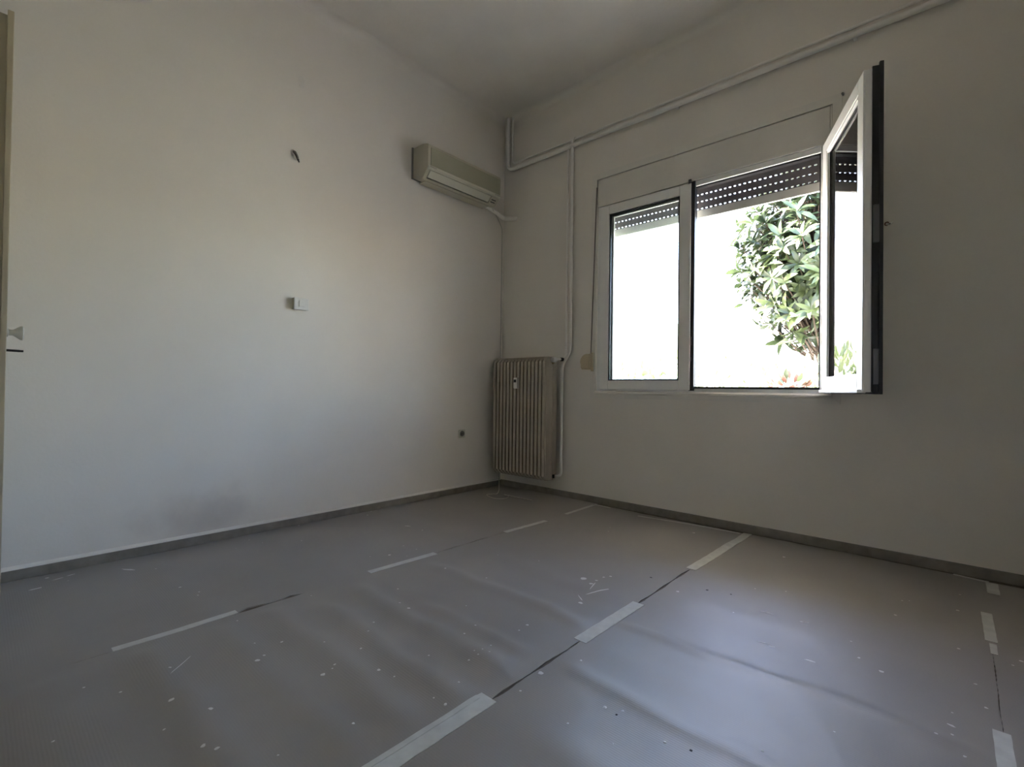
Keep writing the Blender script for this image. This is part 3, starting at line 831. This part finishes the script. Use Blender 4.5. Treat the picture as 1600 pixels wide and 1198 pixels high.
for p, v in bases:
    ax = (v + Vector((0, 0, .55)) + Vector((rnd.uniform(-.4, .4), rnd.uniform(-.4, .4), rnd.uniform(-.2, .4)))).normalized()
    u = ax.orthogonal().normalized(); w = ax.cross(u)
    n = rnd.randint(8, 12); off = rnd.uniform(0, 6.28)
    for k in range(n):
        a = off + 2.4*k
        tilt = math.radians(rnd.uniform(38, 100))
        d = (ax*math.cos(tilt) + (u*math.cos(a)+w*math.sin(a))*math.sin(tilt)).normalized()
        nz = (ax - d*ax.dot(d)).normalized()
        yv = nz.cross(d)
        Mx = Matrix((d, yv, nz)).transposed().to_4x4()
        Mx.translation = p + ax*.02*k/n
        leaves.append((Mx, rnd.randrange(4), rnd.uniform(.75, 1.15)))
leaves.sort(key=lambda t: (t[0].translation-CAM_POS).length + (0 if (t[0].translation.x < 1.95 and 1.35 < t[0].translation.z < 3.5) else 5))
for Mx, k, s in leaves[:300]:
    o = bpy.data.objects.new('leaf', LM[k]); COL.objects.link(o)
    o.parent = tree; o.matrix_parent_inverse = Matrix.Translation(-tree.location)
    o.matrix_basis = Mx @ Matrix.Scale(s, 4)
vs, fs = [], []
for Mx, k, s in leaves[300:]:
    b0 = len(vs); MM = Mx @ Matrix.Scale(s, 4)
    vs += [tuple(MM @ v.co) for v in LM[k].vertices]
    fs += [tuple(b0+i for i in p.vertices) for p in LM[k].polygons]
me = bpy.data.meshes.new('leaves'); me.from_pydata(vs, [], fs); me.materials.append(M_leaf)
for p in me.polygons: p.use_smooth = True
lo = bpy.data.objects.new('leaves', me); COL.objects.link(lo); lo.parent = tree; lo.matrix_parent_inverse = Matrix.Translation(-tree.location); lo['kind'] = 'stuff'
bm = bmesh.new()
add_tube(bm, [(1.75, 4.55, -.62), (1.72, 4.52, .4), (1.70, 4.48, 1.3), (1.66, 4.42, 2.0), (1.62, 4.38, 2.6), (1.6, 4.36, 3.3)], [.11, .09, .08, .06, .045, .02], 10)
obj('trunk', bm, M_bark, tree, smooth=60)
bm = bmesh.new()
for q, (p, v) in enumerate(bases):
    t = max(0, min(1, (p.z-1.5-.3)/1.9))
    root = Vector((1.70-.10*t, 4.48-.12*t, 1.25+1.75*t))
    mid = root.lerp(p, .55) + Vector((0, 0, -.06))
    add_tube(bm, [root, mid, p], [.016, .011, .006], 5)
br = obj('branches', bm, M_bark, tree, smooth=60)

# pale sunlit hedge with upright shoots in front of the tree
hv, hf = [], []
rnd = random.Random(5)
blade = leaf_mesh('hedge_blade', .16, .035, M_paleleaf)
for q in range(5200):
    x = rnd.uniform(-2.2, 3.6); y = rnd.uniform(2.75, 3.35)
    top = 1.22 + .10*math.sin(x*2.1+.6) + .05*math.sin(x*7.3)
    zt = rnd.random()**.6
    z = -.55 + (top+.55)*zt
    if zt < .9 and rnd.random() < .7: y = 2.75 + rnd.random()*.12
    a = rnd.uniform(0, 6.28); el = math.radians(rnd.uniform(-10, 60) if zt < .93 else rnd.uniform(45, 88))
    d = Vector((math.cos(a)*math.cos(el), math.sin(a)*math.cos(el), math.sin(el)))
    s = d.cross(Vector((0, 0, 1))).normalized(); nz = s.cross(d)
    Mx = Matrix((d, -s, -nz)).transposed().to_4x4(); Mx.translation = (x, y, z)
    MM = Mx @ Matrix.Scale(rnd.uniform(.7, 1.3), 4); b0 = len(hv)
    hv += [tuple(MM @ v.co) for v in blade.vertices]; hf += [tuple(b0+i for i in p.vertices) for p in blade.polygons]
me = bpy.data.meshes.new('hedge'); me.from_pydata(hv, [], hf); me.materials.append(M_paleleaf)
hd = bpy.data.objects.new('hedge', me); COL.objects.link(hd)
tagp(hd, 'pale glaring hedge with upright shoots below the tree', 'hedge', kind='stuff')

# small reddish shrub just above the window sill line
sb2 = empty('red_shrub', (1.78, 2.35, -.60), 'small reddish shrub showing just above the window sill', 'shrub')
RL = leaf_mesh('red_leaf', .10, .05, M_redleaf); GL = leaf_mesh('green_leaf', .12, .05, M_leaf)
bm = bmesh.new(); add_tube(bm, [(1.78, 2.35, -.62), (1.79, 2.36, .3), (1.78, 2.35, .92)], [.02, .015, .008], 8)
for a in range(7):
    add_tube(bm, [(1.785, 2.355, .45+.05*a), (1.785+.10*math.cos(a*2.4), 2.355+.10*math.sin(a*2.4), .72+.035*a)], [.008, .004], 6)
obj('stems', bm, M_bark, sb2, smooth=60)
for q in range(46):
    v = Vector((rnd.gauss(0, 1), rnd.gauss(0, 1), rnd.gauss(0, 1))).normalized()
    p = Vector((1.78, 2.35, .90)) + Vector((v.x*.16, v.y*.14, v.z*.13))*rnd.uniform(.5, 1)
    d = (v+Vector((0, 0, .3))).normalized(); s = d.cross(Vector((.1, .2, 1))).normalized(); nz = s.cross(d)
    Mx = Matrix((d, -s, -nz)).transposed().to_4x4(); Mx.translation = p
    o = bpy.data.objects.new('leaf', RL if q % 3 else GL); COL.objects.link(o)
    o.parent = sb2; o.matrix_parent_inverse = Matrix.Translation(-sb2.location); o.matrix_basis = Mx
for me in list(bpy.data.meshes):
    if me.users == 0: bpy.data.meshes.remove(me)
